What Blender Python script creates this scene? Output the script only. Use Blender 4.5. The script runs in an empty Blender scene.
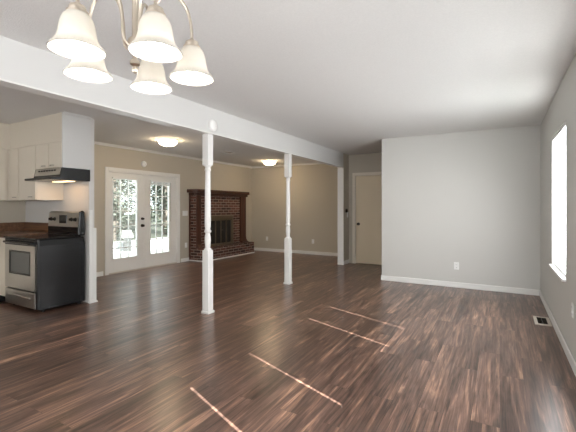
import bpy, bmesh, math, random
from mathutils import Vector, Matrix
random.seed(7)
C = bpy.context.scene
COL = C.collection
PI = math.pi

# ------------------------------------------------------------------ camera, world, sun, exposure
EYE = 1.265
cam = bpy.data.cameras.new('camera')
cam.sensor_width = 36.0
cam.lens = 36.0 * 370.0 / 576.0
cam.shift_y = -9.0 / 576.0
cam.clip_start = 0.02
cam.clip_end = 200
co = bpy.data.objects.new('camera', cam)
COL.objects.link(co)
co.location = (0, 0, EYE)
co.rotation_euler = (PI / 2, 0, math.radians(29.81))
C.camera = co

w = bpy.data.worlds.new('sky')
C.world = w
w.use_nodes = True
bg = w.node_tree.nodes['Background']
bg.inputs['Color'].default_value = (0.90, 0.96, 1.0, 1)
bg.inputs['Strength'].default_value = 4.0

SUN_EL, SUN_AZ = math.radians(36.5), Vector((-1.0, 0.39, 0)).normalized()
sl = bpy.data.lights.new('sun', 'SUN')
sl.energy = 34
sl.angle = math.radians(0.15)
sl.color = (1.0, 0.99, 0.97)
so = bpy.data.objects.new('sun', sl)
COL.objects.link(so)
sd = Vector((SUN_AZ.x * math.cos(SUN_EL), SUN_AZ.y * math.cos(SUN_EL), -math.sin(SUN_EL)))
so.rotation_euler = sd.to_track_quat('-Z', 'Y').to_euler()
so.location = (20, -8, 15)

C.view_settings.view_transform = 'Standard'
C.view_settings.look = 'None'
C.view_settings.gamma = 1
C.view_settings.use_curve_mapping = False
C.view_settings.exposure = 0.0
WIN_SIDE, WIN_NEAR, ADDED_REAR_GLOW, ADDED_KITCHEN_GLOW = 10.0, 6.0, 5.6, 4.0      # blind glow standing in for daylight; rear and kitchen windows are added for light
BULB_W, FLUSH_E, HOOD_W = 2.8, 36.0, 0.8

# ------------------------------------------------------------------ helpers
class MB:
    def __init__(s):
        s.bm = bmesh.new()
    def box(s, x0, x1, y0, y1, z0, z1):
        v = [s.bm.verts.new(p) for p in ((x0,y0,z0),(x1,y0,z0),(x1,y1,z0),(x0,y1,z0),(x0,y0,z1),(x1,y0,z1),(x1,y1,z1),(x0,y1,z1))]
        for f in ((0,3,2,1),(4,5,6,7),(0,1,5,4),(1,2,6,5),(2,3,7,6),(3,0,4,7)):
            s.bm.faces.new([v[i] for i in f])
        return s
    def prism(s, pts, axis, a, b):
        """polygon pts in the plane across axis, extruded from a to b"""
        def P(p, t):
            return {'x': (t, p[0], p[1]), 'y': (p[0], t, p[1]), 'z': (p[0], p[1], t)}[axis]
        A = [s.bm.verts.new(P(p, a)) for p in pts]
        B = [s.bm.verts.new(P(p, b)) for p in pts]
        n = len(pts)
        s.bm.faces.new(A[::-1]); s.bm.faces.new(B)
        for i in range(n):
            s.bm.faces.new((A[i], A[(i+1) % n], B[(i+1) % n], B[i]))
        return s
    def lathe(s, prof, n=32, at=(0,0,0), axis='z', closed=True):
        """prof: list of (r, h)"""
        rings = []
        for r, h in prof:
            ring = []
            for k in range(n):
                a = 2*PI*k/n
                p = (r*math.cos(a), r*math.sin(a), h)
                if axis == 'x': p = (p[2], p[0], p[1])
                elif axis == 'y': p = (p[0], p[2], p[1])
                ring.append(s.bm.verts.new(Vector(p) + Vector(at)))
            rings.append(ring)
        for a, b in zip(rings, rings[1:]):
            for k in range(n):
                s.bm.faces.new((a[k], a[(k+1) % n], b[(k+1) % n], b[k]))
        if closed:
            s.bm.faces.new(rings[0][::-1]); s.bm.faces.new(rings[-1])
        return s
    def tube(s, pts, r, n=10):
        pts = [Vector(p) for p in pts]
        rings = []
        ref = Vector((0.31, 0.77, 0.21))
        for i, p in enumerate(pts):
            t = (pts[min(i+1, len(pts)-1)] - pts[max(i-1, 0)]).normalized()
            u = t.cross(ref).normalized(); v = t.cross(u)
            rr = r[i] if isinstance(r, (list, tuple)) else r
            rings.append([s.bm.verts.new(p + rr*(math.cos(2*PI*k/n)*u + math.sin(2*PI*k/n)*v)) for k in range(n)])
        for a, b in zip(rings, rings[1:]):
            for k in range(n):
                s.bm.faces.new((a[k], a[(k+1) % n], b[(k+1) % n], b[k]))
        s.bm.faces.new(rings[0][::-1]); s.bm.faces.new(rings[-1])
        return s
    def quad(s, *p):
        s.bm.faces.new([s.bm.verts.new(q) for q in p]); return s
    def build(s, name, mat, parent=None, bevel=0, smooth=False, seg=2):
        bmesh.ops.recalc_face_normals(s.bm, faces=s.bm.faces)
        me = bpy.data.meshes.new(name)
        if smooth:
            for f in s.bm.faces: f.smooth = True
        s.bm.to_mesh(me); s.bm.free()
        me.materials.append(mat)
        o = bpy.data.objects.new(name, me)
        COL.objects.link(o)
        if parent: o.parent = parent
        if bevel:
            m = o.modifiers.new('bevel', 'BEVEL'); m.width = bevel; m.segments = seg; m.limit_method = 'ANGLE'
            m.angle_limit = math.radians(40)
        if smooth:
            m = o.modifiers.new('edges', 'EDGE_SPLIT'); m.split_angle = math.radians(50)
        return o

def tag(o, label, cat, group=None):
    o['label'] = label; o['category'] = cat
    if group: o['group'] = group
    return o
def thing(name, label, cat, loc=(0,0,0), group=None, rz=0):
    o = bpy.data.objects.new(name, None); COL.objects.link(o)
    o.empty_display_size = 0.1
    o.location = loc; o.rotation_euler = (0, 0, rz)
    return tag(o, label, cat, group)
def struct(o):
    o['kind'] = 'structure'; return o
def copy_tree(o, parent=None):
    c = o.copy(); COL.objects.link(c)
    if parent: c.parent = parent
    for ch in list(o.children): copy_tree(ch, c)
    return c

# ------------------------------------------------------------------ materials
def mat(name, color, rough=0.5, metal=0.0, spec=0.5, noise=None, bump=None, trans=None):
    """noise=(scale, amount), bump=(scale, strength, distance)"""
    m = bpy.data.materials.new(name); m.use_nodes = True
    nt = m.node_tree; b = nt.nodes['Principled BSDF']
    b.inputs['Base Color'].default_value = (*color, 1)
    b.inputs['Roughness'].default_value = rough
    b.inputs['Metallic'].default_value = metal
    b.inputs['Specular IOR Level'].default_value = spec
    tc = nt.nodes.new('ShaderNodeTexCoord')
    if noise is None: noise = (6.0, 0.04)
    n = nt.nodes.new('ShaderNodeTexNoise'); n.inputs['Scale'].default_value = noise[0]; n.inputs['Detail'].default_value = 4
    nt.links.new(tc.outputs['Object'], n.inputs['Vector'])
    r = nt.nodes.new('ShaderNodeMapRange')
    r.inputs['To Min'].default_value = 1 - noise[1]; r.inputs['To Max'].default_value = 1 + noise[1]
    nt.links.new(n.outputs['Fac'], r.inputs['Value'])
    mx = nt.nodes.new('ShaderNodeMix'); mx.data_type = 'RGBA'; mx.blend_type = 'MULTIPLY'
    mx.inputs['Factor'].default_value = 1
    mx.inputs['A'].default_value = (*color, 1)
    nt.links.new(r.outputs['Result'], mx.inputs['B'])
    nt.links.new(mx.outputs['Result'], b.inputs['Base Color'])
    if bump:
        n2 = nt.nodes.new('ShaderNodeTexNoise'); n2.inputs['Scale'].default_value = bump[0]; n2.inputs['Detail'].default_value = 3
        nt.links.new(tc.outputs['Object'], n2.inputs['Vector'])
        bp = nt.nodes.new('ShaderNodeBump'); bp.inputs['Strength'].default_value = bump[1]; bp.inputs['Distance'].default_value = bump[2]
        nt.links.new(n2.outputs['Fac'], bp.inputs['Height'])
        nt.links.new(bp.outputs['Normal'], b.inputs['Normal'])
    return m
def emit(name, color, strength, base=(0.9,0.9,0.9)):
    m = mat(name, base, 0.5)
    b = m.node_tree.nodes['Principled BSDF']
    b.inputs['Emission Color'].default_value = (*color, 1); b.inputs['Emission Strength'].default_value = strength
    return m

M = {}
M['wall'] = mat('grey_wall_paint', (0.60, 0.595, 0.565), 0.7, spec=0.3, noise=(1.2, 0.015), bump=(60, 0.08, 0.002))
M['wall_den'] = mat('warm_lit_wall_paint', (0.51, 0.465, 0.385), 0.7, spec=0.3, noise=(1.2, 0.015), bump=(60, 0.08, 0.002))  # wall paint with the den's warm lamplight partly mixed into its colour
M['wall_kitchen'] = mat('white_wall_paint', (0.68, 0.67, 0.65), 0.65, spec=0.3, noise=(1.2, 0.015))
M['ceiling'] = mat('popcorn_ceiling', (0.79, 0.785, 0.77), 0.9, spec=0.1, noise=(90, 0.06), bump=(130, 0.35, 0.008))
M['trim'] = mat('white_trim_paint', (0.80, 0.795, 0.77), 0.35, noise=(3, 0.01))
M['white'] = mat('white_plastic', (0.82, 0.82, 0.80), 0.35)
M['cabinet'] = mat('cream_cabinet_paint', (0.74, 0.68, 0.58), 0.4, noise=(2, 0.015))
M['panel'] = mat('white_panel_paint', (0.67, 0.67, 0.655), 0.45, noise=(2, 0.01))
M['door'] = mat('cream_door_paint', (0.74, 0.63, 0.46), 0.45, noise=(2, 0.015))
M['steel'] = mat('brushed_stainless', (0.55, 0.53, 0.50), 0.32, 1.0, noise=(40, 0.06))
M['black'] = mat('black_enamel', (0.006, 0.007, 0.008), 0.25, spec=0.5, noise=(10, 0.1), bump=(60, 0.35, 0.003))
M['black_gloss'] = mat('black_glass', (0.008, 0.008, 0.009), 0.06)
M['ovenglass'] = mat('oven_glass', (0.10, 0.105, 0.10), 0.10)
M['dark'] = mat('dark_slot', (0.01, 0.01, 0.01), 0.6)
M['bronze'] = mat('dark_bronze', (0.035, 0.028, 0.022), 0.35, 0.8)
M['brass'] = mat('aged_brass_firebox', (0.16, 0.13, 0.09), 0.45, 0.7, noise=(12, 0.15))
M['nickel'] = mat('brushed_nickel', (0.62, 0.55, 0.46), 0.28, 1.0, noise=(20, 0.05))
M['pull'] = mat('pewter_pull', (0.28, 0.25, 0.20), 0.35, 1.0)
M['vent'] = mat('tan_metal', (0.62, 0.57, 0.50), 0.5)
M['concrete'] = mat('pale_patio', (0.55, 0.56, 0.55), 0.9, noise=(0.4, 0.25))
M['bark'] = mat('bark', (0.10, 0.085, 0.07), 0.9, noise=(8, 0.3))
M['leaf'] = mat('leaf', (0.05, 0.062, 0.045), 0.7, noise=(3, 0.5))
M['leaf2'] = mat('leaf_pale', (0.075, 0.085, 0.065), 0.7, noise=(3, 0.5))
M['lawn'] = mat('dry_lawn', (0.03, 0.034, 0.02), 0.9, noise=(1.5, 0.5))
M['fence'] = mat('grey_stone', (0.05, 0.052, 0.05), 0.8, noise=(4, 0.2))

def wood_mat(name, c0, c1, axis, rough=0.4):
    m = mat(name, c0, rough); nt = m.node_tree; b = nt.nodes['Principled BSDF']
    tc = nt.nodes.new('ShaderNodeTexCoord'); mp = nt.nodes.new('ShaderNodeMapping')
    sc = [28, 28, 28]; sc['xyz'.index(axis)] = 1.6
    mp.inputs['Scale'].default_value = sc
    n = nt.nodes.new('ShaderNodeTexNoise'); n.inputs['Scale'].default_value = 1; n.inputs['Detail'].default_value = 5; n.inputs['Distortion'].default_value = 0.6
    cr = nt.nodes.new('ShaderNodeValToRGB')
    cr.color_ramp.elements[0].position = 0.35; cr.color_ramp.elements[0].color = (*c0, 1)
    cr.color_ramp.elements[1].position = 0.7; cr.color_ramp.elements[1].color = (*c1, 1)
    nt.links.new(tc.outputs['Object'], mp.inputs['Vector']); nt.links.new(mp.outputs['Vector'], n.inputs['Vector'])
    nt.links.new(n.outputs['Fac'], cr.inputs['Fac']); nt.links.new(cr.outputs['Color'], b.inputs['Base Color'])
    return m
M['mantel_v'] = wood_mat('mahogany_upright', (0.035, 0.011, 0.006), (0.10, 0.032, 0.016), 'z', 0.45)
M['mantel_h'] = wood_mat('mahogany_shelf', (0.030, 0.010, 0.006), (0.085, 0.028, 0.014), 'y', 0.45)
M['counter'] = wood_mat('brown_laminate', (0.10, 0.045, 0.022), (0.22, 0.11, 0.055), 'x', 0.35)

def floor_mat():
    m = mat('dark_wood_planks', (0.1, 0.07, 0.05), 0.28); nt = m.node_tree; b = nt.nodes['Principled BSDF']
    N = nt.nodes.new; L = nt.links.new
    tc = N('ShaderNodeTexCoord'); sx = N('ShaderNodeSeparateXYZ'); L(tc.outputs['Object'], sx.inputs['Vector'])
    cx = N('ShaderNodeCombineXYZ'); L(sx.outputs['Y'], cx.inputs['X']); L(sx.outputs['X'], cx.inputs['Y'])
    br = N('ShaderNodeTexBrick')
    br.offset = 0.37; br.inputs['Scale'].default_value = 1
    br.inputs['Brick Width'].default_value = 1.22; br.inputs['Row Height'].default_value = 0.152
    br.inputs['Mortar Size'].default_value = 0.0012; br.inputs['Mortar Smooth'].default_value = 0.3; br.inputs['Bias'].default_value = 0
    br.inputs['Color1'].default_value = (0, 0, 0, 1); br.inputs['Color2'].default_value = (1, 1, 1, 1); br.inputs['Mortar'].default_value = (0.5, 0.5, 0.5, 1)
    L(cx.outputs['Vector'], br.inputs['Vector'])
    tone = N('ShaderNodeSeparateColor'); L(br.outputs['Color'], tone.inputs['Color'])
    wv = N('ShaderNodeMath'); wv.operation = 'MULTIPLY'; wv.inputs[1].default_value = 37.0; L(tone.outputs['Red'], wv.inputs[0])
    def grain(sx_, sy_, detail, dist):
        mp = N('ShaderNodeMapping'); mp.inputs['Scale'].default_value = (sx_, sy_, 1); L(tc.outputs['Object'], mp.inputs['Vector'])
        n = N('ShaderNodeTexNoise'); n.noise_dimensions = '4D'; n.inputs['Scale'].default_value = 1; n.inputs['Detail'].default_value = detail
        n.inputs['Roughness'].default_value = 0.6; n.inputs['Distortion'].default_value = dist
        L(mp.outputs['Vector'], n.inputs['Vector']); L(wv.outputs[0], n.inputs['W'])
        return n
    g1 = grain(13, 1.0, 6, 1.8)      # broad figure
    g2 = grain(85, 2.6, 3, 0.8)      # fine streaks
    g3 = grain(5.0, 0.55, 2, 0.5)    # plank-sized warmth
    c1 = N('ShaderNodeValToRGB'); e = c1.color_ramp.elements
    e[0].position = 0.33; e[0].color = (0.050, 0.029, 0.022, 1)
    e[1].position = 0.52; e[1].color = (0.130, 0.076, 0.057, 1)
    q = e.new(0.62); q.color = (0.22, 0.125, 0.085, 1)
    q = e.new(0.72); q.color = (0.42, 0.26, 0.17, 1)
    L(g1.outputs['Fac'], c1.inputs['Fac'])
    c2 = N('ShaderNodeMapRange'); c2.inputs['From Min'].default_value = 0.3; c2.inputs['From Max'].default_value = 0.7
    c2.inputs['To Min'].default_value = 0.5; c2.inputs['To Max'].default_value = 1.65; L(g2.outputs['Fac'], c2.inputs['Value'])
    c3 = N('ShaderNodeMapRange'); c3.inputs['From Min'].default_value = 0.3; c3.inputs['From Max'].default_value = 0.7
    c3.inputs['To Min'].default_value = 0.7; c3.inputs['To Max'].default_value = 1.35; L(g3.outputs['Fac'], c3.inputs['Value'])
    pt = N('ShaderNodeMapRange'); pt.inputs['To Min'].default_value = 0.8; pt.inputs['To Max'].default_value = 1.25; L(tone.outputs['Red'], pt.inputs['Value'])
    def mul(a, bb):
        k = N('ShaderNodeMath'); k.operation = 'MULTIPLY'; L(a, k.inputs[0]); L(bb, k.inputs[1]); return k.outputs[0]
    f = mul(mul(c2.outputs[0], c3.outputs[0]), pt.outputs[0])
    jf = N('ShaderNodeMapRange'); jf.inputs['To Min'].default_value = 1.0; jf.inputs['To Max'].default_value = 0.35; L(br.outputs['Fac'], jf.inputs['Value'])
    f = mul(f, jf.outputs[0])
    mx = N('ShaderNodeMix'); mx.data_type = 'RGBA'; mx.blend_type = 'MULTIPLY'; mx.inputs['Factor'].default_value = 1
    L(c1.outputs['Color'], mx.inputs['A']); L(f, mx.inputs['B']); L(mx.outputs['Result'], b.inputs['Base Color'])
    # gentle hand-scraped ripple across each plank, and joints
    g4 = grain(9, 2.6, 2, 0.3)
    hs = N('ShaderNodeMath'); hs.operation = 'MULTIPLY_ADD'; hs.inputs[1].default_value = 0.12; L(g2.outputs['Fac'], hs.inputs[0]); L(g4.outputs['Fac'], hs.inputs[2])
    bp = N('ShaderNodeBump'); bp.inputs['Strength'].default_value = 0.3; bp.inputs['Distance'].default_value = 0.005
    L(hs.outputs[0], bp.inputs['Height']); L(bp.outputs['Normal'], b.inputs['Normal'])
    b.inputs['Specular IOR Level'].default_value = 0.75
    return m
M['floor'] = floor_mat()

def brick_mat():
    m = mat('red_brick', (0.2, 0.08, 0.06), 0.85); nt = m.node_tree; b = nt.nodes['Principled BSDF']
    N = nt.nodes.new; L = nt.links.new
    tc = N('ShaderNodeTexCoord'); s = N('ShaderNodeSeparateXYZ'); L(tc.outputs['Object'], s.inputs['Vector'])
    g = N('ShaderNodeNewGeometry'); sn = N('ShaderNodeSeparateXYZ'); L(g.outputs['Normal'], sn.inputs['Vector'])
    def absgt(o):
        a = N('ShaderNodeMath'); a.operation = 'ABSOLUTE'; L(o, a.inputs[0])
        k = N('ShaderNodeMath'); k.operation = 'GREATER_THAN'; k.inputs[1].default_value = 0.7; L(a.outputs[0], k.inputs[0]); return k.outputs[0]
    def comb(u, v):
        c = N('ShaderNodeCombineXYZ'); L(u, c.inputs['X']); L(v, c.inputs['Y']); return c.outputs['Vector']
    mx = N('ShaderNodeMix'); mx.data_type = 'VECTOR'
    L(absgt(sn.outputs['Y']), mx.inputs['Factor']); L(comb(s.outputs['Y'], s.outputs['Z']), mx.inputs['A']); L(comb(s.outputs['X'], s.outputs['Z']), mx.inputs['B'])
    m2 = N('ShaderNodeMix'); m2.data_type = 'VECTOR'
    L(absgt(sn.outputs['Z']), m2.inputs['Factor']); L(mx.outputs['Result'], m2.inputs['A']); L(comb(s.outputs['X'], s.outputs['Y']), m2.inputs['B'])
    br = N('ShaderNodeTexBrick'); br.inputs['Scale'].default_value = 1
    br.inputs['Brick Width'].default_value = 0.20; br.inputs['Row Height'].default_value = 0.066; br.inputs['Mortar Size'].default_value = 0.006
    br.inputs['Color1'].default_value = (0.036, 0.015, 0.012, 1); br.inputs['Color2'].default_value = (0.15, 0.06, 0.043, 1)
    br.inputs['Mortar'].default_value = (0.34, 0.27, 0.22, 1); br.inputs['Bias'].default_value = -0.1
    L(m2.outputs['Result'], br.inputs['Vector'])
    L(br.outputs['Color'], b.inputs['Base Color'])
    iv = N('ShaderNodeMath'); iv.operation = 'SUBTRACT'; iv.inputs[0].default_value = 1; L(br.outputs['Fac'], iv.inputs[1])
    bp = N('ShaderNodeBump'); bp.inputs['Strength'].default_value = 0.8; bp.inputs['Distance'].default_value = 0.01
    L(iv.outputs[0], bp.inputs['Height']); L(bp.outputs['Normal'], b.inputs['Normal'])
    return m
M['brick'] = brick_mat()

def pane_mat():
    m = bpy.data.materials.new('clear_pane'); m.use_nodes = True; nt = m.node_tree
    nt.nodes.remove(nt.nodes['Principled BSDF']); out = nt.nodes['Material Output']
    t = nt.nodes.new('ShaderNodeBsdfTransparent'); t.inputs['Color'].default_value = (0.96, 0.98, 0.97, 1)
    g = nt.nodes.new('ShaderNodeBsdfGlossy'); g.inputs['Roughness'].default_value = 0.02
    x = nt.nodes.new('ShaderNodeMixShader'); x.inputs[0].default_value = 0.06
    nt.links.new(t.outputs[0], x.inputs[1]); nt.links.new(g.outputs[0], x.inputs[2]); nt.links.new(x.outputs[0], out.inputs['Surface'])
    return m
M['pane'] = pane_mat()

def shade_mat():
    m = bpy.data.materials.new('frosted_glass_shade'); m.use_nodes = True; nt = m.node_tree
    b = nt.nodes['Principled BSDF']; out = nt.nodes['Material Output']
    b.inputs['Base Color'].default_value = (0.9, 0.88, 0.84, 1); b.inputs['Roughness'].default_value = 0.3
    tl = nt.nodes.new('ShaderNodeBsdfTranslucent'); tl.inputs['Color'].default_value = (0.36, 0.35, 0.325, 1)
    tr = nt.nodes.new('ShaderNodeBsdfTransparent')
    a = nt.nodes.new('ShaderNodeMixShader'); a.inputs[0].default_value = 0.6
    c = nt.nodes.new('ShaderNodeMixShader'); c.inputs[0].default_value = 0.04
    n = nt.nodes.new('ShaderNodeTexNoise'); n.inputs['Scale'].default_value = 30
    bp = nt.nodes.new('ShaderNodeBump'); bp.inputs['Strength'].default_value = 0.1; nt.links.new(n.outputs['Fac'], bp.inputs['Height']); nt.links.new(bp.outputs['Normal'], b.inputs['Normal'])
    nt.links.new(b.outputs[0], a.inputs[1]); nt.links.new(tl.outputs[0], a.inputs[2])
    nt.links.new(a.outputs[0], c.inputs[1]); nt.links.new(tr.outputs[0], c.inputs[2]); nt.links.new(c.outputs[0], out.inputs['Surface'])
    return m
M['shade'] = shade_mat()

def slat_mat():
    m = bpy.data.materials.new('white_blind_slat'); m.use_nodes = True; nt = m.node_tree
    b = nt.nodes['Principled BSDF']; out = nt.nodes['Material Output']
    b.inputs['Base Color'].default_value = (0.85, 0.85, 0.84, 1); b.inputs['Roughness'].default_value = 0.4
    tl = nt.nodes.new('ShaderNodeBsdfTranslucent'); tl.inputs['Color'].default_value = (0.9, 0.92, 0.93, 1)
    x = nt.nodes.new('ShaderNodeMixShader'); x.inputs[0].default_value = 0.22
    nt.links.new(b.outputs[0], x.inputs[1]); nt.links.new(tl.outputs[0], x.inputs[2]); nt.links.new(x.outputs[0], out.inputs['Surface'])
    return m
M['slat'] = slat_mat()
M['lit_side'] = emit('glowing_blind_side', (0.97, 0.98, 1.0), WIN_SIDE)  # glow put into the slats in place of daylight through them
M['lit_near'] = emit('glowing_blind_near', (0.97, 0.98, 1.0), WIN_NEAR)  # same slat glow for the two windows beside the camera
M['added_glow_rear'] = emit('added_blind_glow_rear', (0.97, 0.98, 1.0), ADDED_REAR_GLOW)  # glow of an unseen window added behind the camera
M['added_glow_kitchen'] = emit('added_blind_glow_kitchen', (1.0, 0.98, 0.95), ADDED_KITCHEN_GLOW)  # glow of an unseen window added to light the kitchen
M['bulb'] = emit('lit_bulb', (1.0, 0.93, 0.82), 12)
M['dome'] = emit('lit_dome', (1.0, 0.76, 0.48), FLUSH_E)
M['hoodlamp'] = emit('hood_lamp', (1.0, 0.66, 0.34), 3)

# ------------------------------------------------------------------ setting: floor, ceiling, walls
H = 2.44
XL, XR = -6.33, 0.5          # left (French door) wall, right (window) wall
YF, YB, YR = 6.36, 8.9, -1.7 # far living-room wall, den back wall, wall behind the camera
XH = -3.03                   # line of the posts and the header
YH = 7.95                    # hall end wall
YK = 2.93                    # kitchen wall behind the stove

struct(MB().box(XL-0.15, XR+0.15, YR-0.15, YB+0.15, -0.12, 0).build('floor', M['floor']))
struct(MB().box(XL-0.15, XR+0.15, YR-0.15, YB+0.15, H, H+0.15).build('ceiling', M['ceiling']))

def wall_x(name, x0, x1, y0, y1, holes, m):
    """wall running along Y, with holes (y0, y1, z0, z1)"""
    b = MB(); y = y0
    for (a, c, z0, z1) in sorted(holes):
        b.box(x0, x1, y, a, 0, H)
        if z0 > 0: b.box(x0, x1, a, c, 0, z0)
        b.box(x0, x1, a, c, z1, H); y = c
    b.box(x0, x1, y, y1, 0, H)
    return struct(b.build(name, m))
def wall_y(name, y0, y1, x0, x1, holes, m):
    b = MB(); x = x0
    for (a, c, z0, z1) in sorted(holes):
        b.box(x, a, y0, y1, 0, H)
        if z0 > 0: b.box(a, c, y0, y1, 0, z0)
        b.box(a, c, y0, y1, z1, H); x = c
    b.box(x, x1, y0, y1, 0, H)
    return struct(b.build(name, m))

W1 = (4.02, 5.00, 0.63, 2.03); W2 = (2.62, 3.44, 0.63, 2.03); W3 = (0.80, 1.84, 0.63, 2.03)
DO = (4.30, 6.03, 0.0, 1.955)     # French door opening
R1 = (-2.2, 0.2, 0.45, 2.08); R2 = (-5.6, -4.3, 1.0, 2.05)  # openings for the added windows behind the camera
wall_x('wall_right', XR, XR+0.14, YR, YB, [W1, W2, W3], M['wall'])
wall_x('wall_left', XL-0.14, XL, YR, YB, [DO], M['wall_den'])
wall_y('wall_far', YF, YF+0.12, -1.775, XR, [], M['wall'])
wall_y('wall_hall', YH, YH+0.1, XH+0.06, XR, [(-2.83, -2.05, 0, 1.98)], M['wall_den'])
wall_y('wall_back', YB, YB+0.14, XL, XR, [], M['wall_den'])
wall_y('wall_rear', YR-0.14, YR, XL, XR, [R1, R2], M['wall'])
wall_x('wall_middle', XH-0.06, XH+0.06, 7.62, YB, [], M['wall_den'])
wall_y('wall_kitchen', YK, YK+0.07, XL, -4.70, [], M['wall_kitchen'])
ZH = 2.145
b = MB().box(XH-0.06, XH+0.06, YR, 7.62, ZH, H)
hb = struct(b.build('header_beam', M['panel']))
struct(MB().box(XH-0.064, XH+0.064, YR, 7.618, ZH-0.012, ZH).build('trim_1', M['trim']))
struct(MB().box(XH-0.072, XH+0.068, 7.602, 7.62, 0, ZH-0.012).build('trim_2', M['trim'], bevel=0.004))

# baseboards
def base(name, segs):
    b = MB()
    for s in segs: b.box(*s, 0, 0.085)
    return struct(b.build(name, M['trim'], bevel=0.006))
base('baseboard_right', [(XR-0.014, XR, YR, YF)])
base('baseboard_far', [(-1.775, XR-0.014, YF-0.014, YF), (-1.789, -1.775, YF-0.014, YF+0.12)])
base('baseboard_left', [(XL, XL+0.014, YK+0.07, 4.21), (XL, XL+0.014, 6.12, 6.37), (XL, XL+0.014, 8.41, YB)])
base('baseboard_back', [(XL+0.014, XH-0.06, YB-0.014, YB)])
base('baseboard_hall', [(XH+0.06, XH+0.074, 7.62, YH)])

# den crown moulding
cr = MB()
cr.prism([(XL, H), (XL+0.035, H), (XL+0.03, H-0.012), (XL+0.01, H-0.038), (XL, H-0.045)], 'y', YK+0.07, YB)
cr.prism([(YB, H), (YB-0.035, H), (YB-0.03, H-0.012), (YB-0.01, H-0.038), (YB, H-0.045)], 'x', XL+0.03, XH-0.06)
struct(cr.build('trim_3', M['trim']))

# ------------------------------------------------------------------ windows
def window(n, wx, lit=None, slit=None):
    """window in the right wall"""
    y0, y1, z0, z1 = wx
    f = MB()
    x0, x1 = XR+0.095, XR+0.135
    sides = [(y0, y0+0.035, z0, z1), (y1-0.035, y1, z0, z1), (y0+0.035, y1-0.035, z0, z0+0.035), (y0+0.035, y1-0.035, z1-0.035, z1)]
    if lit is None: sides.append((y0+0.035, y1-0.035, (z0+z1)/2-0.02, (z0+z1)/2+0.02))
    for a in sides:
        f.box(x0, x1, *a)
    fr = struct(f.build('window_%d' % n, M['trim']))
    MB().box(XR-(0.03 if lit is None else 0.003), XR+0.094, y0-(0.015 if lit is None else 0), y1+(0.015 if lit is None else 0), z0-0.022, z0+0.004).build('window_sill', M['trim'], fr, bevel=0.005)
    if lit is None:
        MB().box(XR+0.112, XR+0.118, y0+0.035, y1-0.035, z0+0.035, z1-0.035).build('glass_pane', M['pane'], fr)
    return fr
def blind_slats(y0, y1, z0, z1, xc, gaps=None, zslit=0, hw=0.01):
    b = MB(); z = z0 + 0.02; a = math.radians(52)
    hx, hz, t = 0.0172*math.cos(a), 0.0172*math.sin(a), 0.0007
    while z < z1:
        segs = [(y0, y1)]
        if gaps and z > zslit:
            segs = []; s = y0
            for g in gaps:
                segs.append((s, g-hw)); s = g+hw
            segs.append((s, y1))
        for s in segs:
            b.prism([(xc+hx-t, z-hz), (xc+hx+t, z-hz), (xc-hx+t, z+hz), (xc-hx-t, z+hz)], 'y', *s)
        z += 0.0235
    return b
def two_sided(o):
    """room-side faces glow in place of daylight; the outer faces are plain white"""
    o.data.materials.append(M['white'])
    for p in o.data.polygons: p.material_index = 0 if p.normal.x < -0.3 else 1
    return o
window(1, W1)
bl = thing('window_blind', 'white closed mini blind hanging in the window of the side wall', 'blind', (XR+0.05, 4.51, 1.33))
def blind_part(o): o.matrix_parent_inverse = bl.matrix_basis.inverted(); return o
bl.location = (0, 0, 0)
two_sided(blind_slats(W1[0]+0.012, W1[1]-0.012, W1[2]+0.035, W1[3]-0.05, XR+0.022).build('slats', M['lit_side'], bl))
MB().box(XR+0.008, XR+0.036, W1[0]+0.008, W1[1]-0.008, W1[3]-0.036, W1[3]-0.001).build('headrail', M['white'], bl)
MB().box(XR+0.010, XR+0.034, W1[0]+0.012, W1[1]-0.012, W1[2]+0.006, W1[2]+0.03).build('bottom_rail', M['white'], bl, bevel=0.003)
for n, wx, gp in ((2, W2, (2.815, 3.39)), (3, W3, (0.963, 1.664))):
    fr = window(n, wx, lit=True)
    two_sided(blind_slats(wx[0]+0.004, wx[1]-0.004, wx[2]+0.012, wx[3]-0.012, XR+0.05, gp, 1.12, 0.012).build('blind_slats', M['lit_near'], fr))
    MB().box(XR+0.035, XR+0.065, wx[0]+0.004, wx[1]-0.004, wx[3]-0.01, wx[3]).build('headrail', M['white'], fr)
def added_rear_window(n, r, m):  # added window out of view; its blind glows to brighten the room
    x0, x1, z0, z1 = r; f = MB()
    y0, y1 = YR-0.13, YR-0.09
    for a in ((x0, x0+0.04, z0, z1), (x1-0.04, x1, z0, z1), ((x0+x1)/2-0.02, (x0+x1)/2+0.02, z0, z1)): f.box(a[0], a[1], y0, y1, a[2], a[3])
    for a in ((z0, z0+0.04), (z1-0.04, z1)): f.box(x0, x1, y0, y1, *a)
    fr = struct(f.build('window_%d' % n, M['trim']))  # unseen frame, added to hold the glowing blind
    b = MB(); z = z0+0.015
    while z < z1-0.015:
        b.prism([(YR-0.054, z-0.0135), (YR-0.052, z-0.0135), (YR-0.044, z+0.0135), (YR-0.046, z+0.0135)], 'x', x0+0.003, x1-0.003); z += 0.025
    b.build('blind_slats', m, fr)
added_rear_window(4, R1, M['added_glow_rear'])
added_rear_window(5, R2, M['added_glow_kitchen'])

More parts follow.
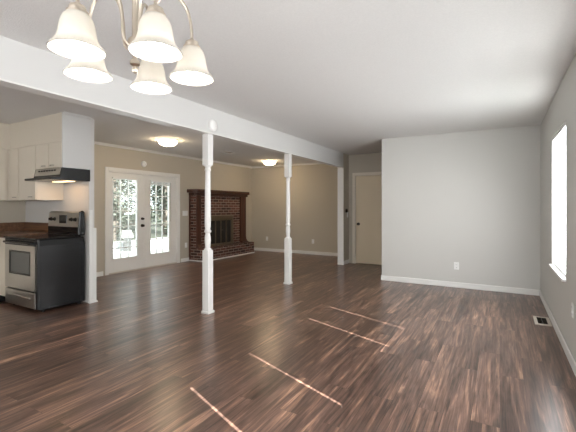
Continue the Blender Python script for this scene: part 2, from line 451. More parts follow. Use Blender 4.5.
# ------------------------------------------------------------------ French doors
dfr = MB()
y0, y1, _, z1 = DO
for a in ((y0, y0+0.03, 0, z1), (y1-0.03, y1, 0, z1), (y0+0.03, y1-0.03, z1-0.03, z1)): dfr.box(XL-0.12, XL, *a)
for a in ((y0-0.055, y0+0.012, 0, z1+0.055), (y1-0.012, y1+0.055, 0, z1+0.055), (y0+0.012, y1-0.012, z1-0.012, z1+0.055)): dfr.box(XL, XL+0.016, *a)
d1 = struct(dfr.build('door_1', M['trim'], bevel=0.004))
MB().box(XL-0.12, XL+0.01, y0+0.03, y1-0.03, 0, 0.018).build('threshold', M['vent'], d1)
ym = (y0+y1)/2
XD = XL-0.055
def leaf(a, c, ga, gb, blind):
    z0, z1 = 0.02, DO[3]-0.033; gz0, gz1 = 0.28, 1.80
    lf = MB()
    for s in ((a, ga, z0, z1), (gb, c, z0, z1), (ga, gb, z0, gz0), (ga, gb, gz1, z1)): lf.box(XD-0.022, XD+0.022, *s)
    # raised moulding round the glass
    for s in ((ga-0.025, ga, gz0-0.025, gz1+0.025), (gb, gb+0.025, gz0-0.025, gz1+0.025), (ga, gb, gz0-0.025, gz0), (ga, gb, gz1, gz1+0.025)): lf.box(XD+0.022, XD+0.032, *s)
    o = lf.build('door_leaf', M['trim'], d1, bevel=0.003)
    g = MB()
    for k in (1, 2): g.box(XD-0.012, XD+0.012, ga+(gb-ga)*k/3-0.008, ga+(gb-ga)*k/3+0.008, gz0, gz1)
    for k in range(1, 5): g.box(XD-0.0115, XD+0.0115, ga, gb, gz0+(gz1-gz0)*k/5-0.008, gz0+(gz1-gz0)*k/5+0.008)
    g.build('muntin_grid', M['trim'], o)
    MB().box(XD-0.003, XD+0.003, ga, gb, gz0, gz1).build('glass_pane', M['pane'], o)
    for z in (0.25, 1.0, 1.75):
        yy = a+0.004 if blind else c-0.004
        MB().lathe([(0.006, -0.045), (0.006, 0.045)], 10, (XD+0.026, yy, z)).build('hinge', M['white'], o)
    return o, ga, gb
L1, a, c = leaf(y0+0.032, ym-0.002, 4.435, 4.965, True)
L2, a2, c2 = leaf(ym+0.002, y1-0.032, 5.30, 5.80, False)
MB().box(XD+0.022, XD+0.034, ym-0.03, ym+0.02, 0.02, DO[3]-0.04).build('astragal', M['trim'], d1)
for z, nm, r in ((0.885, 'door_knob', 0.026), (1.025, 'deadbolt', 0.021)):
    k = MB().lathe([(0.001, 0.0), (r+0.006, 0.0), (r+0.006, 0.008), (0.010, 0.012), (0.010, 0.03), (r, 0.036), (r*1.02, 0.052), (r*0.6, 0.062), (0.002, 0.064)], 16, (XD+0.022, ym-0.075, z), 'x')
    k.build(nm, M['bronze'], L1, smooth=True)
# blinds of the doors
def door_blind(label, ga, gb, lowered):
    t = thing('door_blind', label, 'blind', (0, 0, 0), None)
    x = XD+0.055
    MB().box(XD+0.032, x+0.012, ga-0.03, gb+0.03, 1.80, 1.835).build('headrail', M['white'], t, bevel=0.003)
    s = MB()
    if lowered:
        z = 0.50
        while z < 1.79:
            s.box(x-0.011, x+0.011, ga-0.02, gb+0.02, z, z+0.0012); z += 0.03
        s.build('slats', M['white'], t)
        MB().box(x-0.012, x+0.012, ga-0.025, gb+0.025, 0.47, 0.488).build('bottom_rail', M['white'], t)
        cd = MB()
        for yy in (ga+0.05, gb-0.05): cd.box(x-0.0012, x+0.0012, yy-0.0012, yy+0.0012, 0.485, 1.80)
        cd.build('cords', M['white'], t)
    else:
        for k in range(12): s.box(x-0.011, x+0.011, ga-0.02, gb+0.02, 1.798-0.004*k-0.0012, 1.798-0.004*k)
        s.build('slats', M['white'], t)
        MB().box(x-0.012, x+0.012, ga-0.025, gb+0.025, 1.73, 1.749).build('bottom_rail', M['white'], t)
        MB().lathe([(0.004, 0), (0.004, 0.85)], 8, (x+0.012, gb+0.01, 0.95)).build('wand', M['pull'], t)
    return t
door_blind('white mini blind lowered over the French door leaf with the knobs', a, c, True)
door_blind('white mini blind drawn up above the French door leaf nearer the fireplace', a2, c2, False)

# ------------------------------------------------------------------ hall door
h = MB(); hx0, hx1, hz = -2.83, -2.05, 1.98
for s in ((hx0-0.05, hx0+0.012, 0, hz+0.05), (hx1-0.012, hx1+0.05, 0, hz+0.05), (hx0+0.012, hx1-0.012, hz-0.012, hz+0.05)): h.box(s[0], s[1], YH-0.014, YH, s[2], s[3])
for s in ((hx0, hx0+0.02, 0, hz), (hx1-0.02, hx1, 0, hz), (hx0+0.02, hx1-0.02, hz-0.02, hz)): h.box(s[0], s[1], YH, YH+0.1, s[2], s[3])
d2 = struct(h.build('door_2', M['cabinet'], bevel=0.003))
s2 = MB().box(hx0+0.023, hx1-0.023, YH+0.02, YH+0.055, 0.01, hz-0.023).build('door_slab', M['door'], d2, bevel=0.003)
MB().lathe([(0.001, 0), (0.032, 0), (0.032, -0.008), (0.011, -0.012), (0.011, -0.03), (0.027, -0.038), (0.027, -0.055), (0.002, -0.066)], 18, (hx0+0.085, YH+0.02, 0.885), 'y').build('door_knob', M['bronze'], s2, smooth=True)

# ------------------------------------------------------------------ turned posts
def post(y, label):
    t = thing('turned_post', label, 'post', (XH, y, 0), 'turned posts under the beam')
    hw = 0.046; zt = ZH-0.012
    MB().box(-hw, hw, -hw, hw, 0.03, 0.75).build('lower_block', M['trim'], t, bevel=0.006)
    MB().box(-hw-0.012, hw+0.012, -hw-0.012, hw+0.012, 0, 0.03).build('foot', M['trim'], t, bevel=0.006)
    MB().box(-hw, hw, -hw, hw, 1.76, zt).build('upper_block', M['trim'], t, bevel=0.006)
    pr = [(0.044, 0.748), (0.044, 0.765), (0.030, 0.775), (0.031, 0.80), (0.037, 0.86), (0.036, 0.90), (0.028, 0.945), (0.028, 0.955), (0.040, 0.965), (0.041, 0.98),
          (0.032, 0.995), (0.031, 1.01), (0.036, 1.03), (0.037, 1.10), (0.034, 1.40), (0.031, 1.66), (0.031, 1.69), (0.038, 1.70), (0.038, 1.715), (0.032, 1.725), (0.034, 1.745), (0.044, 1.755), (0.044, 1.762)]
    MB().lathe(pr, 28).build('turned_shaft', M['trim'], t, smooth=True)
    return t
post(3.36, 'white turned wooden post nearest the kitchen, in front of the fireplace')
post(5.29, 'white turned wooden post standing in front of the den back wall')

# ------------------------------------------------------------------ fireplace (one built thing)
fp = thing('fireplace', 'red brick fireplace with a dark wood mantel and raised brick hearth', 'fireplace')
FY0, FY1, FX = 6.40, 8.34, -6.14
fb0, fb1, fz1 = 6.81, 7.78, 1.05
HZ = 0.30
b = MB()
b.box(XL, FX, FY0, fb0, HZ, 1.58); b.box(XL, FX, fb1, FY1, HZ, 1.58); b.box(XL, FX, fb0, fb1, fz1, 1.58)
b.build('brick_surround', M['brick'], fp)
MB().box(XL+0.002, XL+0.012, fb0, fb1, HZ, fz1).build('firebox_lining', M['dark'], fp)
MB().prism([(XL, 6.40), (-6.0, 6.41), (-5.90, 6.47), (-5.90, 8.41), (XL, 8.41)], 'z', 0.0, HZ).build('hearth', M['brick'], fp)
MB().prism([(XL, 6.386), (-5.995, 6.396), (-5.886, 6.462), (-5.886, 8.424), (XL, 8.424)], 'z', 0.0, 0.028).build('base_trim', M['trim'], fp, bevel=0.004)
# mantel shelf with rounded near corner
MB().prism([(XL, 6.30), (-6.22, 6.30), (-6.14, 6.32), (-6.06, 6.37), (-6.035, 6.43), (-6.035, 8.39), (XL, 8.39)], 'z', 1.60, 1.68).build('mantel_shelf', M['mantel_h'], fp, bevel=0.012)
MB().prism([(XL, 6.36), (-6.15, 6.36), (-6.09, 6.40), (-6.075, 6.45), (-6.075, 8.36), (XL, 8.36)], 'z', 1.54, 1.60).build('mantel_moulding', M['mantel_h'], fp, bevel=0.01)
for ya, yb_ in ((6.405, 6.55), (8.07, 8.32)):
    p = MB().box(FX, FX+0.035, ya, yb_, HZ, 1.54).build('pilaster', M['mantel_v'], fp, bevel=0.006)
    n_ = 10; pts = [(FX+0.035, HZ), (FX+0.12, HZ), (FX+0.12, HZ+0.02)] + [(FX+0.035+0.085*(1-math.sin(PI/2*k/n_)), HZ+0.02+0.14*(1-math.cos(PI/2*k/n_))) for k in range(1, n_+1)]
    MB().prism([(q[0], q[1]) for q in pts], 'y', ya, yb_).build('pilaster_foot', M['mantel_v'], p)
MB().box(XL, XL+0.03, 6.372, 6.40, 0.03, 1.54).build('edge_board', M['mantel_v'], fp)
MB().prism([(8.32, HZ), (8.40, HZ), (8.385, HZ+0.02), (8.345, HZ+0.06), (8.32, HZ+0.14)], 'x', FX, FX+0.03).build('corner_flare', M['mantel_v'], fp)
# firebox doors
fd = MB(); X0 = FX-0.012
for s in ((fb0, fb0+0.075, HZ, fz1), (fb1-0.075, fb1, HZ, fz1), (fb0+0.075, fb1-0.075, fz1-0.11, fz1), (fb0+0.075, fb1-0.075, HZ, HZ+0.04)): fd.box(X0, FX+0.018, *s)
fdo = fd.build('firebox_frame', M['brass'], fp, bevel=0.005)
wy = (fb1-fb0-0.15)/4
for k in range(4):
    ya = fb0+0.075+wy*k
    g = MB()
    for s in ((ya+0.002, ya+0.02, HZ+0.042, fz1-0.112), (ya+wy-0.02, ya+wy-0.002, HZ+0.042, fz1-0.112), (ya+0.02, ya+wy-0.02, HZ+0.042, HZ+0.06), (ya+0.02, ya+wy-0.02, fz1-0.13, fz1-0.112)): g.box(X0+0.002, X0+0.016, *s)
    MB().box(X0+0.006, X0+0.010, ya+0.02, ya+wy-0.02, HZ+0.06, fz1-0.13).build('glass_panel', M['black_gloss'], g.build('glass_door', M['brass'], fdo))
for yy in (fb0+0.075+wy*2-0.03, fb0+0.075+wy*2+0.03):
    MB().lathe([(0.004, 0), (0.004, 0.02), (0.009, 0.025), (0.009, 0.032), (0.001, 0.035)], 10, (X0+0.016, yy, 0.68), 'x').build('door_pull', M['brass'], fdo, smooth=True)

# ------------------------------------------------------------------ kitchen
UX0, UX1, UY = -6.03, -4.67, 2.59      # upper cabinets: left face line, end panel, front
ZU0, ZU1 = 1.36, 2.08
sf = MB()
sf.box(XL, UX1-0.018, UY, YK, ZU1+0.004, H); sf.box(XL, UX0, YR, UY, ZU1+0.004, H)
struct(sf.build('soffit', M['cabinet']))
tr = MB(); tr.box(UX1-0.018, UX1, UY-0.018, YK, ZU1+0.002, H); tr.prism([(UX1, H), (UX1+0.022, H), (UX1+0.018, H-0.01), (UX1+0.005, H-0.026), (UX1, H-0.03)], 'y', UY-0.018, YK)
struct(tr.build('trim_4', M['panel']))

def pull_y(x, y, z, parent):   # small bar pull on a front facing -Y
    b = MB().tube([(x-0.038, y, z), (x-0.034, y-0.018, z), (x-0.015, y-0.024, z), (x+0.015, y-0.024, z), (x+0.034, y-0.018, z), (x+0.038, y, z)], 0.0045, 8)
    return b.build('handle', M['pull'], parent, smooth=True)
def pull_x(x, y, z, parent):
    b = MB().tube([(x, y-0.038, z), (x+0.018, y-0.034, z), (x+0.024, y-0.015, z), (x+0.024, y+0.015, z), (x+0.018, y+0.034, z), (x, y+0.038, z)], 0.0045, 8)
    return b.build('handle', M['pull'], parent, smooth=True)
def door_y(x0, x1, z0, z1, y, parent, hx, hz_):
    d = MB().box(x0+0.006, x1-0.006, y-0.02, y, z0+0.004, z1-0.008).build('door', M['cabinet'], parent, bevel=0.004)
    pull_y(hx, y-0.018, hz_, d)
    return d
XHD = -5.30
t = thing('wall_cabinet', 'short cream wall cabinet with two doors above the range hood', 'cabinet', (0,0,0), 'cream wall cabinets')
MB().box(XHD+0.001, UX1-0.018, UY, YK, 1.755, ZU1).build('carcass', M['cabinet'], t)
MB().box(UX1-0.018, UX1, UY-0.018, YK, 1.755, ZU1+0.002).build('end_panel', M['panel'], t)
xm = (XHD+UX1-0.018)/2
door_y(XHD, xm, 1.755, ZU1, UY, t, xm-0.10, 1.79); door_y(xm, UX1-0.018, 1.755, ZU1, UY, t, xm+0.10, 1.79)
t = thing('wall_cabinet', 'tall cream wall cabinet with two doors between hood and kitchen corner', 'cabinet', (0,0,0), 'cream wall cabinets')
MB().box(UX0+0.001, XHD, UY, YK, ZU0, ZU1).build('carcass', M['cabinet'], t)
MB().box(UX0+0.001, UX0+0.05, UY-0.018, UY, ZU0, ZU1).build('filler_strip', M['cabinet'], t)
door_y(UX0+0.05, -5.74, ZU0, ZU1, UY, t, -5.84, 1.40); door_y(-5.74, XHD, ZU0, ZU1, UY, t, -5.42, 1.40)
t = thing('wall_cabinet', 'cream wall cabinet on the side wall of the kitchen corner', 'cabinet', (0,0,0), 'cream wall cabinets')
MB().box(XL, UX0, 1.4, YK, ZU0, ZU1).build('carcass', M['cabinet'], t)
for ya, yb_ in ((1.42, 1.98), (1.98, 2.54)):
    d = MB().box(UX0, UX0+0.018, ya+0.003, yb_-0.003, ZU0+0.003, ZU1-0.003).build('door', M['cabinet'], t, bevel=0.004)
    pull_x(UX0+0.018, ya+0.1, 1.40, d)

# white end of the kitchen wall, stepped
struct(MB().box(-4.70, -4.672, YK-0.012, YK+0.032, 0, 1.225).box(-4.70, -4.672, YK+0.032, YK+0.085, 0, 0.985).box(-4.70, -4.655, YK-0.02, YK+0.095, 0, 0.02).build('trim_5', M['trim'], bevel=0.004))

# base cabinets and worktop
SX0, SX1, SY = -5.52, -4.745, 2.33      # stove
t = thing('base_cabinet', 'cream base cabinet under the brown worktop beside the stove', 'cabinet')
BX = -5.72
cb = MB(); cb.box(XL+0.002, BX-0.02, 1.2, YK-0.002, 0.10, 0.865); cb.box(BX-0.02, SX0-0.006, SY+0.02, YK-0.002, 0.10, 0.865)
cb.build('carcass', M['cabinet'], t)
MB().box(XL+0.002, BX-0.08, 1.2, YK-0.002, 0, 0.10).build('toe_kick', M['dark'], t); MB().box(BX-0.08, SX0-0.006, SY+0.09, YK-0.002, 0, 0.10).build('toe_kick', M['dark'], t)
for ya, yb_ in ((1.25, 1.78), (1.78, 2.30)):
    d = MB().box(BX-0.02, BX, ya+0.004, yb_-0.004, 0.12, 0.66).build('door', M['cabinet'], t, bevel=0.004); pull_x(BX, yb_-0.1, 0.62, d)
    d = MB().box(BX-0.02, BX, ya+0.004, yb_-0.004, 0.675, 0.85).build('drawer', M['cabinet'], t, bevel=0.004); pull_x(BX, (ya+yb_)/2, 0.76, d)
t = thing('worktop', 'brown laminate worktop with an upstand along the kitchen corner', 'worktop')
MB().box(XL, BX+0.02, 1.2, YK, 0.865, 0.905).box(BX+0.02, SX0-0.008, SY, YK, 0.865, 0.905).build('counter_slab', M['counter'], t, bevel=0.005)
MB().box(XL, XL+0.02, 1.2, YK-0.02, 0.905, 1.035).box(XL, SX0-0.008, YK-0.02, YK, 0.905, 1.035).build('backsplash', M['counter'], t, bevel=0.004)

# stove
t = thing('stove', 'freestanding stainless electric stove with black sides against the kitchen wall', 'stove')
MB().prism([(SX0, 0.03), (SX1, 0.03), (SX1, 0.80), (SX1-0.022, 0.872), (SX0, 0.872)], 'y', SY+0.02, YK-0.03).build('body', M['black'], t, bevel=0.006)
rim = MB()
rim.box(SX1-0.002, SX1+0.003, SY+0.03, SY+0.06, 0.05, 0.795).box(SX1-0.002, SX1+0.003, YK-0.075, YK-0.04, 0.05, 0.795).box(SX1-0.002, SX1+0.003, SY+0.06, YK-0.075, 0.035, 0.065).box(SX1-0.002, SX1+0.003, SY+0.06, YK-0.075, 0.77, 0.795)
rim.build('side_frame', M['black'], t, bevel=0.002)
MB().box(SX0-0.005, SX1+0.006, SY-0.03, YK-0.09, 0.872, 0.893).build('cooktop', M['black_gloss'], t, bevel=0.006)
for (x, y, r) in ((-5.37, 2.48, 0.10), (-4.99, 2.48, 0.075), (-5.37, 2.72, 0.075), (-4.99, 2.72, 0.10)):
    MB().lathe([(r-0.004, 0), (r-0.004, 0.0006), (r, 0.0006), (r, 0)], 32, (x, y, 0.893), closed=False).build('burner_ring', M['ovenglass'], t)
for (x, z) in ((SX0+0.05, 0), (SX1-0.05, 0)):
    for y in (SY+0.08, YK-0.08): MB().lathe([(0.018, 0), (0.018, 0.031)], 12, (x, y, 0)).build('foot', M['dark'], t)
od = MB()
wx0, wx1, wz0, wz1 = SX0+0.11, SX1-0.15, 0.43, 0.725
for s in ((SX0+0.004, wx0, 0.25, 0.79), (wx1, SX1-0.05, 0.25, 0.79), (wx0, wx1, 0.25, wz0), (wx0, wx1, wz1, 0.79)): od.box(s[0], s[1], SY-0.012, SY+0.02, s[2], s[3])
odo = od.build('oven_door', M['steel'], t)
MB().box(SX1-0.05, SX1, SY-0.008, SY+0.022, 0.05, 0.872).build('side_post', M['black'], t, bevel=0.004)
fr = MB()
for s in ((wx0, wx0+0.022, wz0, wz1), (wx1-0.022, wx1, wz0, wz1), (wx0+0.022, wx1-0.022, wz0, wz0+0.022), (wx0+0.022, wx1-0.022, wz1-0.022, wz1)): fr.box(s[0], s[1], SY-0.014, SY+0.01, s[2], s[3])
fr.build('window_frame', M['black'], odo)
MB().box(wx0+0.022, wx1-0.022, SY-0.006, SY+0.004, wz0+0.022, wz1-0.022).build('oven_window', M['ovenglass'], odo)
MB().box(SX0+0.004, SX1-0.05, SY-0.014, SY+0.018, 0.792, 0.868).build('top_trim', M['black'], t, bevel=0.004)
MB().tube([(SX0+0.05, SY-0.012, 0.825), (SX0+0.055, SY-0.05, 0.828), (SX0+0.09, SY-0.062, 0.83), (SX1-0.12, SY-0.062, 0.83), (SX1-0.085, SY-0.05, 0.828), (SX1-0.08, SY-0.012, 0.825)], 0.014, 12).build('oven_handle', M['black_gloss'], odo, smooth=True)
dr = MB().box(SX0+0.004, SX1-0.045, SY-0.014, SY+0.02, 0.045, 0.235).build('drawer', M['steel'], t, bevel=0.008)
hp = []
for k in range(13):
    u = k/12; hp.append((SX0+0.10+(SX1-SX0-0.25)*u, SY-0.016-0.03*math.sin(PI*u), 0.165+0.018*math.sin(PI*u)))
MB().tube(hp, 0.011, 10).build('drawer_handle', M['steel'], dr, smooth=True)
# tilted control panel
bp_ = MB().prism([(YK-0.10, 0.895), (YK-0.035, 0.895), (YK-0.035, 1.195), (YK-0.065, 1.205), (YK-0.09, 1.19), (YK-0.105, 1.00)], 'x', SX0+0.03, SX1-0.022)
bpo = bp_.build('control_panel', M['steel'], t, bevel=0.004)
MB().prism([(YK-0.125, 0.893), (YK-0.03, 0.893), (YK-0.03, 1.20), (YK-0.06, 1.22), (YK-0.10, 1.205), (YK-0.118, 1.0)], 'x', SX1-0.022, SX1+0.006).build('panel_cheek', M['black'], t, bevel=0.012)
MB().box(SX0+0.045, SX1-0.024, YK-0.112, YK-0.10, 0.895, 1.0).build('panel_skirt', M['black_gloss'], bpo)
def onpanel(z): return YK-0.105 + 0.015*(z-1.0)/0.19
cx_ = (SX0+SX1)/2
MB().box(cx_-0.085, cx_+0.085, onpanel(1.1)-0.008, onpanel(1.1)+0.01, 1.045, 1.155).build('clock_display', M['black_gloss'], bpo, bevel=0.004)
for dx in (-0.29, -0.20, 0.20, 0.29):
    MB().lathe([(0.026, 0.004), (0.026, -0.006), (0.020, -0.010), (0.018, -0.03), (0.002, -0.032)], 18, (cx_+dx, onpanel(1.1), 1.10), 'y').build('knob', M['black'], bpo, smooth=True)

# hood
t = thing('range_hood', 'black range hood with lit underside mounted under the short wall cabinet', 'range hood')
hx0, hx1 = XHD, UX1-0.004
MB().prism([(YK, 1.755), (UY-0.02, 1.755), (UY-0.04, 1.66), (UY-0.05, 1.632), (2.445, 1.628), (2.44, 1.624), (2.44, 1.604), (2.46, 1.60), (YK, 1.60)], 'x', hx0, hx1).build('shell', M['black'], t, bevel=0.005)
MB().prism([(UY-0.024, 1.750), (UY-0.018, 1.750), (UY-0.036, 1.665), (UY-0.042, 1.665)], 'x', hx0+0.02, hx1-0.02).build('front_strip', M['steel'], t)
vs = MB()
for k in range(7): vs.box(hx0+0.10+0.06*k, hx0+0.14+0.06*k, UY-0.034, UY-0.02, 1.715, 1.733)
vs.build('vent_slots', M['dark'], t)
MB().box(hx0+0.15, hx1-0.12, 2.70, 2.80, 1.594, 1.601).build('lamp_lens', M['hoodlamp'], t)
hl = bpy.data.lights.new('hood_light', 'AREA'); hl.shape = 'RECTANGLE'; hl.size = 0.3; hl.size_y = 0.15; hl.energy = HOOD_W; hl.color = (1.0, 0.58, 0.27)
ho = bpy.data.objects.new('hood_light', hl); COL.objects.link(ho); ho.location = ((hx0+hx1)/2+0.05, 2.72, 1.586); ho.parent = t

# ------------------------------------------------------------------ chandelier
CC = Vector((-0.994, 0.769, 0))
t = thing('chandelier', 'brushed nickel chandelier with five bell-shaped frosted glass shades', 'chandelier', (CC.x, CC.y, H))
def up(z): return z - H
MB().lathe([(0.065, 0), (0.065, -0.006), (0.055, -0.02), (0.02, -0.035), (0.010, -0.045)], 32).build('canopy', M['nickel'], t, smooth=True)
MB().lathe([(0.008, -0.04), (0.008, up(1.98)), (0.014, up(1.975)), (0.014, up(1.95)), (0.009, up(1.945)), (0.009, up(1.80)), (0.020, up(1.79)), (0.024, up(1.775)), (0.020, up(1.755)),
            (0.008, up(1.745)), (0.007, up(1.73)), (0.015, up(1.722)), (0.015, up(1.712)), (0.006, up(1.705)), (0.009, up(1.697)), (0.007, up(1.688)), (0.001, up(1.683))], 24).build('stem', M['nickel'], t, smooth=True)
RR = 0.176; ZS = 1.795       # radius of the ring, top of the shades
fw = Vector((-0.4972, 0.8677, 0)); rt = Vector((0.8677, 0.4972, 0))
def bez(p, n=10):
    out = []
    for k in range(n+1):
        u = k/n; q = [Vector(a) for a in p]
        while len(q) > 1: q = [q[i].lerp(q[i+1], u) for i in range(len(q)-1)]
        out.append(q[0])
    return out
for ang in (-123.5, -50, 25, 94, 165):
    a = math.radians(ang); d = (rt*math.cos(a) + fw*math.sin(a)); ox, oy = d.x, d.y
    def P(r, z): return (ox*r, oy*r, up(z))
    pts = bez([P(0.020, 1.765), P(0.055, 1.765), P(0.030, 1.83), P(0.055, 1.90)], 9)[:-1] + bez([P(0.055, 1.90), P(0.085, 1.985), P(0.176, 1.985), P(RR, 1.825)], 14)
    arm = MB().tube(pts, 0.0052, 10).build('arm', M['nickel'], t, smooth=True)
    x, y = ox*RR, oy*RR
    MB().lathe([(0.006, up(1.826)), (0.012, up(1.82)), (0.021, up(1.815)), (0.023, up(1.806)), (0.022, up(1.802)), (0.028, up(1.800)), (0.028, up(1.793)), (0.02, up(1.79))], 24, (x, y, 0)).build('shade_holder', M['nickel'], arm, smooth=True)
    prof = [(0.022, 1.797), (0.030, 1.793), (0.037, 1.784), (0.042, 1.771), (0.0455, 1.755), (0.048, 1.738), (0.051, 1.726), (0.056, 1.715), (0.063, 1.706), (0.069, 1.700), (0.0725, 1.694)]
    inn = [(r-0.003, z-0.0015) for r, z in prof][::-1]
    sh = MB().lathe([(r, up(z)) for r, z in prof] + [(r, up(z)) for r, z in inn], 40, (x, y, 0), closed=False).build('glass_shade', M['shade'], t, smooth=True)
    MB().lathe([(0.010, up(1.788)), (0.012, up(1.765)), (0.022, up(1.748)), (0.027, up(1.732)), (0.022, up(1.716)), (0.012, up(1.709)), (0.001, up(1.707))], 20, (x, y, 0)).build('bulb', M['bulb'], sh, smooth=True)
    pl = bpy.data.lights.new('bulb_light', 'POINT'); pl.energy = BULB_W; pl.color = (1.0, 0.92, 0.81); pl.shadow_soft_size = 0.02
    po = bpy.data.objects.new('bulb_light', pl); COL.objects.link(po); po.location = (x, y, up(1.700)); po.parent = t

# ------------------------------------------------------------------ flush ceiling lights of the den
def flush(x, y, label):
    t = thing('flush_ceiling_light', label, 'ceiling light', (x, y, H), 'dome lights on the den ceiling')
    MB().lathe([(0.160, 0), (0.170, -0.004), (0.170, -0.014), (0.162, -0.018), (0.150, -0.018)], 40).build('metal_rim', M['nickel'], t, smooth=True)
    MB().lathe([(0.158, -0.016), (0.157, -0.04), (0.149, -0.06), (0.125, -0.082), (0.085, -0.098), (0.04, -0.106), (0.004, -0.108)], 40).build('glass_dome', M['dome'], t, smooth=True)
    MB().lathe([(0.010, -0.106), (0.010, -0.115), (0.002, -0.12)], 12).build('finial', M['nickel'], t, smooth=True)
flush(-5.05, 4.58, 'lit glass dome ceiling light nearer the French doors')
flush(-5.10, 7.95, 'lit glass dome ceiling light by the den back wall')

# ------------------------------------------------------------------ small wall fittings
def disc_x(name, x, y, z, r, label, cat, s=1):
    t = thing(name, label, cat, (x, y, z))
    MB().lathe([(r, 0), (r, s*0.018), (r*0.9, s*0.03), (r*0.55, s*0.036), (0.002, s*0.037)], 28, (0,0,0), 'x').build('housing', M['white'], t, smooth=True)
    MB().lathe([(0.006, s*0.036), (0.006, s*0.039), (0.001, s*0.04)], 10, (0, r*0.35, -r*0.2), 'x').build('test_button', M['vent'], t)
disc_x('smoke_detector', XH+0.06, 3.37, 2.235, 0.07, 'round white smoke detector on the white beam above the post', 'smoke detector')
disc_x('smoke_detector', XL, 5.10, 2.145, 0.062, 'small round white detector on the wall above the French doors', 'smoke detector')

def plate(name, axis, loc, label, cat, kind, wide=1, group=None):
    """wall plate; axis is the way it faces"""
    rz = {'x': 0, '-x': PI, '-y': -PI/2}[axis]
    t = thing(name, label, cat, loc, group, rz)
    hw = 0.036*wide + (0.01 if wide > 1 else 0)
    MB().box(0, 0.006, -hw, hw, -0.058, 0.058).build('cover_plate', M['white'], t, bevel=0.003)
    if kind == 'outlet':
        for z in (-0.026, 0.026):
            s = MB().lathe([(0.017, 0.006), (0.017, 0.009), (0.001, 0.009)], 18, (0, 0, z), 'x').build('socket', M['white'], t)
            MB().box(0.009, 0.0096, -0.008, -0.005, z-0.005, z+0.005).box(0.009, 0.0096, 0.005, 0.008, z-0.005, z+0.005).build('slots', M['dark'], s)
    else:
        for k in range(wide):
            MB().box(0.006, 0.016, -0.005+(k-(wide-1)/2)*0.046, 0.005+(k-(wide-1)/2)*0.046, -0.004, 0.014).build('toggle', M['white'], t)
    return t
plate('light_switch', 'x', (XL, 6.25, 1.12), 'double white light switch on the wall between French doors and fireplace', 'light switch', 'switch', 2)
plate('wall_outlet', 'x', (XL, 6.28, 0.38), 'white outlet low on the wall between French doors and fireplace', 'outlet', 'outlet')
plate('wall_outlet', '-y', (-5.79, YB, 0.36), 'white outlet on the den back wall beside the fireplace', 'outlet', 'outlet')
plate('wall_outlet', '-y', (-4.33, YB, 0.345), 'white outlet on the den back wall behind the second post', 'outlet', 'outlet')
plate('wall_outlet', '-y', (-0.593, YF, 0.34), 'white outlet low on the bare light grey living room wall', 'outlet', 'outlet')
plate('wall_outlet', '-x', (XR, 3.65, 0.45), 'white outlet on the window wall near the floor vent', 'outlet', 'outlet')
plate('light_switch', 'x', (XH+0.06, 7.87, 1.09), 'white light switch below the thermostat by the hall door', 'light switch', 'switch')
t = thing('thermostat', 'small dark round thermostat on the wall by the hall door', 'thermostat', (XH+0.06, 7.78, 1.18))
MB().lathe([(0.044, 0), (0.044, 0.012), (0.036, 0.016), (0.036, 0.032), (0.03, 0.036), (0.002, 0.037)], 28, (0,0,0), 'x').build('body', M['bronze'], t, smooth=True)
MB().lathe([(0.018, 0.036), (0.018, 0.04), (0.002, 0.041)], 20, (0,0,0), 'x').build('dial', M['brass'], t)

# floor vent and ceiling register
t = thing('floor_vent', 'tan metal floor vent beside the window wall baseboard', 'vent', (0.405, 4.955, 0))
f = MB()
for s in ((-0.075, -0.045, -0.17, 0.17), (0.045, 0.075, -0.17, 0.17), (-0.045, 0.045, -0.17, -0.135), (-0.045, 0.045, 0.135, 0.17)): f.box(*s, 0, 0.007)
f.build('frame', M['vent'], t)
MB().box(-0.045, 0.045, -0.135, 0.135, 0, 0.0012).build('duct_opening', M['dark'], t)
lv = MB()
for k in range(14): lv.box(-0.045, 0.045, -0.132+0.0195*k, -0.132+0.0195*k+0.004, 0.0013, 0.006)
lv.box(-0.003, 0.003, -0.135, 0.135, 0.001, 0.0065)
lv.build('louvres', M['bronze'], t)
t = thing('ceiling_register', 'small white air register on the den ceiling between the dome lights', 'vent', (-5.05, 6.22, H))
f = MB()
for s in ((-0.08, -0.065, -0.16, 0.16), (0.065, 0.08, -0.16, 0.16), (-0.065, 0.065, -0.16, -0.145), (-0.065, 0.065, 0.145, 0.16)): f.box(*s, -0.008, 0)
f.build('frame', M['white'], t)
lv = MB()
for k in range(6): lv.prism([(-0.062+0.021*k, -0.001), (-0.060+0.021*k, -0.001), (-0.048+0.021*k, -0.008), (-0.050+0.021*k, -0.008)], 'y', -0.145, 0.145)
lv.build('louvres', M['vent'], t)

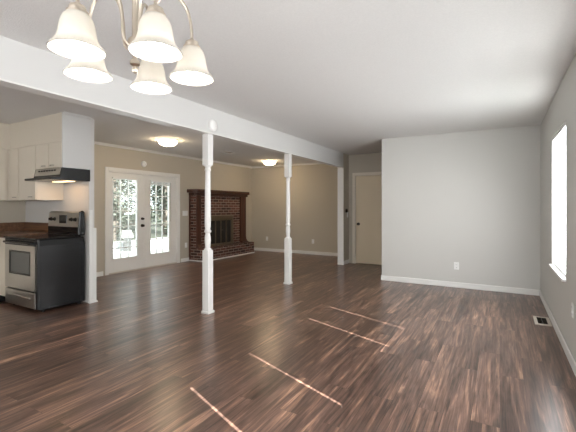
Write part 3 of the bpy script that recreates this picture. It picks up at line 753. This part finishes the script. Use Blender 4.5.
# ------------------------------------------------------------------ outside the French doors
struct(MB().box(-60, XL-0.15, -20, 50, -0.25, -0.14).build('ground_outside', M['lawn']))
struct(MB().box(-13.4, XL-0.15, 2, 16, -0.139, -0.13).build('patio_outside', M['concrete']))
t = thing('garden_wall', 'low grey stone wall across the patio beyond the French doors', 'wall', (-11.35, 8.45, -0.13), None, math.radians(54))
MB().box(-0.12, 0.12, -1.6, 1.3, 0, 0.44).build('stonework', M['fence'], t)
MB().box(-0.16, 0.16, -1.64, 1.34, 0.44, 0.50).build('coping', M['concrete'], t)
def tree(x, y, hgt, spread, n, m, label, seed):
    rnd = random.Random(seed)
    t = thing('garden_tree', label, 'tree', (x, y, -0.135), 'trees beyond the French doors')
    tb = MB(); tips = []
    tb.tube([(0, 0, 0), (0.05, 0.03, hgt*0.3), (-0.04, 0.05, hgt*0.6), (0.02, 0, hgt)], [0.13, 0.10, 0.07, 0.02], 9)
    for k in range(22):
        z = hgt*(0.05+0.9*k/22); a = rnd.uniform(0, 2*PI); r = spread*rnd.uniform(0.6, 1.0)*(1.15-0.75*k/22)
        e = Vector((r*math.cos(a), r*math.sin(a), z+rnd.uniform(-0.1, 0.7)))
        mid = Vector((0, 0, z)).lerp(e, 0.5) + Vector((0, 0, 0.12))
        tb.tube([(0, 0, z-0.1), mid, e], [0.035, 0.02, 0.006], 6); tips.append((Vector((0, 0, z)), mid, e))
    tb.build('trunk', M['bark'], t)
    lf = MB()
    for k in range(n):
        A, Bm, E_ = rnd.choice(tips); u = rnd.uniform(0.15, 1.05)
        p = (A.lerp(Bm, u*2) if u < 0.5 else Bm.lerp(E_, (u-0.5)*2)) + Vector((rnd.uniform(-.4, .4), rnd.uniform(-.4, .4), rnd.uniform(-.4, .4)))
        p.z = max(p.z, 0.15)
        s = rnd.uniform(0.06, 0.13); q = Matrix.Rotation(rnd.uniform(0, 6.3), 3, 'Z') @ Matrix.Rotation(rnd.uniform(-1.3, 1.3), 3, 'X')
        lf.quad(*[p + q @ Vector(v) for v in ((-s, 0, 0), (0, -s*0.5, 0.01), (s, 0, 0), (0, s*0.5, 0.01))])
    lf.build('foliage', m, t)
yard = ((-14.2, 9.9, 5.6, 'thin pale tree nearest beyond the French door leaf with the knobs'), (-15.2, 13.6, 5.6, 'bushy tree nearest beyond the French door leaf closer to the fireplace'),
        (-20.2, 14.4, 7.0, 'tree in the second row of the yard behind the thin pale one'), (-20.6, 18.4, 7.0, 'tree in the second row of the yard behind the bushy one'),
        (-26.5, 19.0, 8.5, 'taller tree far back in the yard, thinner than its neighbour'), (-27.0, 24.0, 8.5, 'tallest tree farthest back in the yard, beyond all others'))
for k, (x, y, hh, lb) in enumerate(yard):
    tree(x, y, hh, 1.25+0.25*(k > 1)+0.2*(k > 3), (2600, 4200, 3000, 3000, 2400, 2400)[k], M['leaf2'] if k % 2 == 0 else M['leaf'], lb, k+1)
